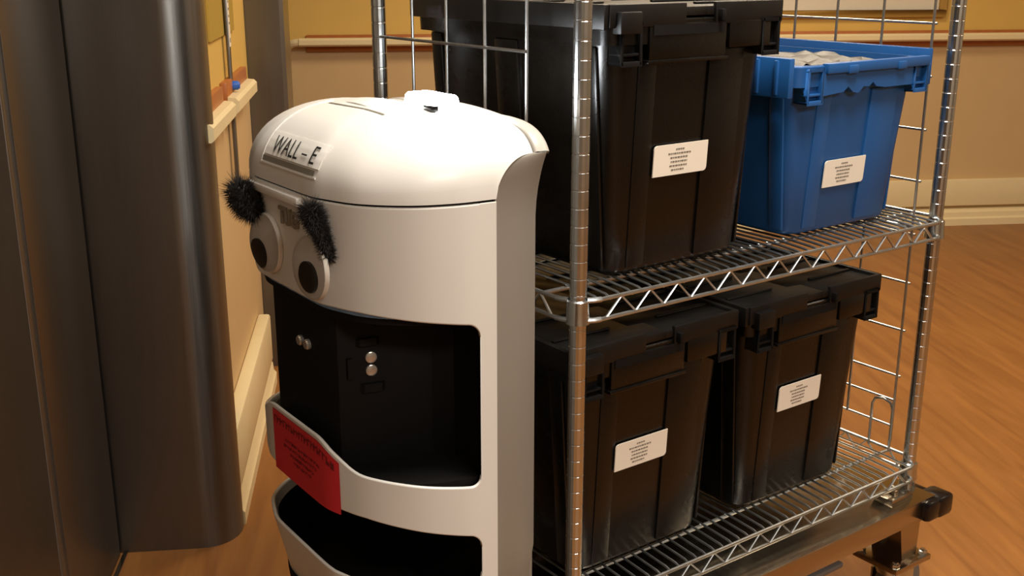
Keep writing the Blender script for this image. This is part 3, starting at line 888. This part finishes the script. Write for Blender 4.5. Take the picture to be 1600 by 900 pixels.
brow([(.016,-.066,.976),(.020,-.076,.988),(.025,-.086,1.002)], (.024,.028), 3200, 4, .02).build('eyebrow', M['fur'], bot, smooth=False)
tx = text_mb('TUG', .030, 1.0, .0012)
mm = MB(); n = len(tx.v)
mm.v = [(FX+.003, .026+x*.92, .981+y) for x,y,z_ in tx.v] + [(FX-.002, .026+x*.92, .981+y) for x,y,z_ in tx.v]
mm.f = tx.f
ed = {}
for f in tx.f:
    for i in range(len(f)):
        a, b = f[i], f[(i+1)%len(f)]; ed[(a,b)] = ed.get((a,b),0)+1
for (a,b) in ed:
    if (b,a) not in ed: mm.f.append((a,b,b+n,a+n))
mm.build('letters', M['greyletter'], bot, smooth=False)
# red paper sign taped on the band
def on_band(v, z_, off):
    for i in range(len(OUT)-1):
        if OUT[i].y <= v <= OUT[i+1].y and OUT[i].x > -.1:
            t = (v-OUT[i].y)/(OUT[i+1].y-OUT[i].y); p = OUT[i].lerp(OUT[i+1], t); nn = NRM[i].lerp(NRM[i+1], t)
            q = p + nn*off; return (q.x,q.y,z_)
    return (off, v, z_)
m = MB()
S0, S1 = -.070, .117
def sign_top(v): return .654 + bulge(v)
rows = [[on_band(S0+(S1-S0)*i/16, zz_, .0012) for zz_ in (.594, sign_top(S0+(S1-S0)*i/16))] for i in range(17)]; rows2 = [[on_band(S0+(S1-S0)*i/16, zz_, .0004) for zz_ in (.594, sign_top(S0+(S1-S0)*i/16))] for i in range(17)]
m.grid(rows); m.grid(rows2)
rs = m.build('red_sign', M['redpaper'], bot)
m = MB(); rnd = random.Random(9)
for z_, hgt, a, b, wlo, whi in ((-.013,.011,-.064,.110,.004,.009),(-.036,.005,-.030,.075,.002,.006),(-.045,.005,-.035,.065,.002,.006),(-.054,.005,-.015,.06,.002,.006),(-.063,.005,-.005,.05,.002,.006)):
    x = a
    while x < b:
        ww = rnd.uniform(wlo,whi)
        for q0, q1 in (((x,z_-hgt/2),(x+ww*.3,z_+hgt/2)), ((x+ww*.3, z_+hgt*(.25 if rnd.random()<.5 else -.45)), (x+ww, z_+hgt*.45 if rnd.random()<.4 else z_+hgt*.0))):
            za_, zb_ = sorted((q0[1],q1[1]))
            b0, b1 = sign_top(q0[0]), sign_top(q1[0]); m.add([on_band(q0[0],b0+za_,.0017), on_band(q1[0],b1+za_,.0017), on_band(q1[0],b1+zb_,.0017), on_band(q0[0],b0+zb_,.0017)], [(0,1,2,3)])
        x += ww+.002
tag(m.build('print', M['redink'], rs, smooth=False), kind='stuff')
# sensors inside the compartment
def frame_on(p0, p1, t, z_):   # point on the slanted right face of the sensor housing
    return Vector((p0[0]+(p1[0]-p0[0])*t, p0[1]+(p1[1]-p0[1])*t, z_))
a_, b_ = (-.020,.094), (-.145,.122)
nv = Vector((-(b_[1]-a_[1]), (b_[0]-a_[0]), 0)).normalized()
if nv.y < 0: nv = -nv
for z_ in (.800,.782):
    p = frame_on(a_, b_, .35, z_); m = MB(); m.tube([p, p+nv*.003, p+nv*.004], [.0078,.0078,.006], 18); m.build('round_sensor', M['lens'], bot)
dv_ = Vector((b_[0]-a_[0], b_[1]-a_[1], 0)).normalized()
for z_, t, hw, hh in ((.822,.32,.016,.005),(.758,.36,.017,.006),(.788,.12,.004,.014)):
    p = frame_on(a_, b_, t, z_); m = MB()
    vs = []
    for o_ in (0,.005):
        for sx, sz in ((-1,-1),(1,-1),(1,1),(-1,1)): vs.append(p + dv_*sx*hw*(1-o_*60) + Vector((0,0,sz*hh)) + nv*o_)
    m.add(vs, [(0,1,2,3),(4,7,6,5),(0,4,5,1),(1,5,6,2),(2,6,7,3),(3,7,4,0)]); m.build('sensor_bracket', M['black'], bot)
for y in (-.012,.010):
    m = MB(); m.lathe([(.0075,-.021),(.0075,-.016),(.006,-.014)], (0,y,.80), 16, 'X'); m.build('front_sensor', M['lens'], bot)
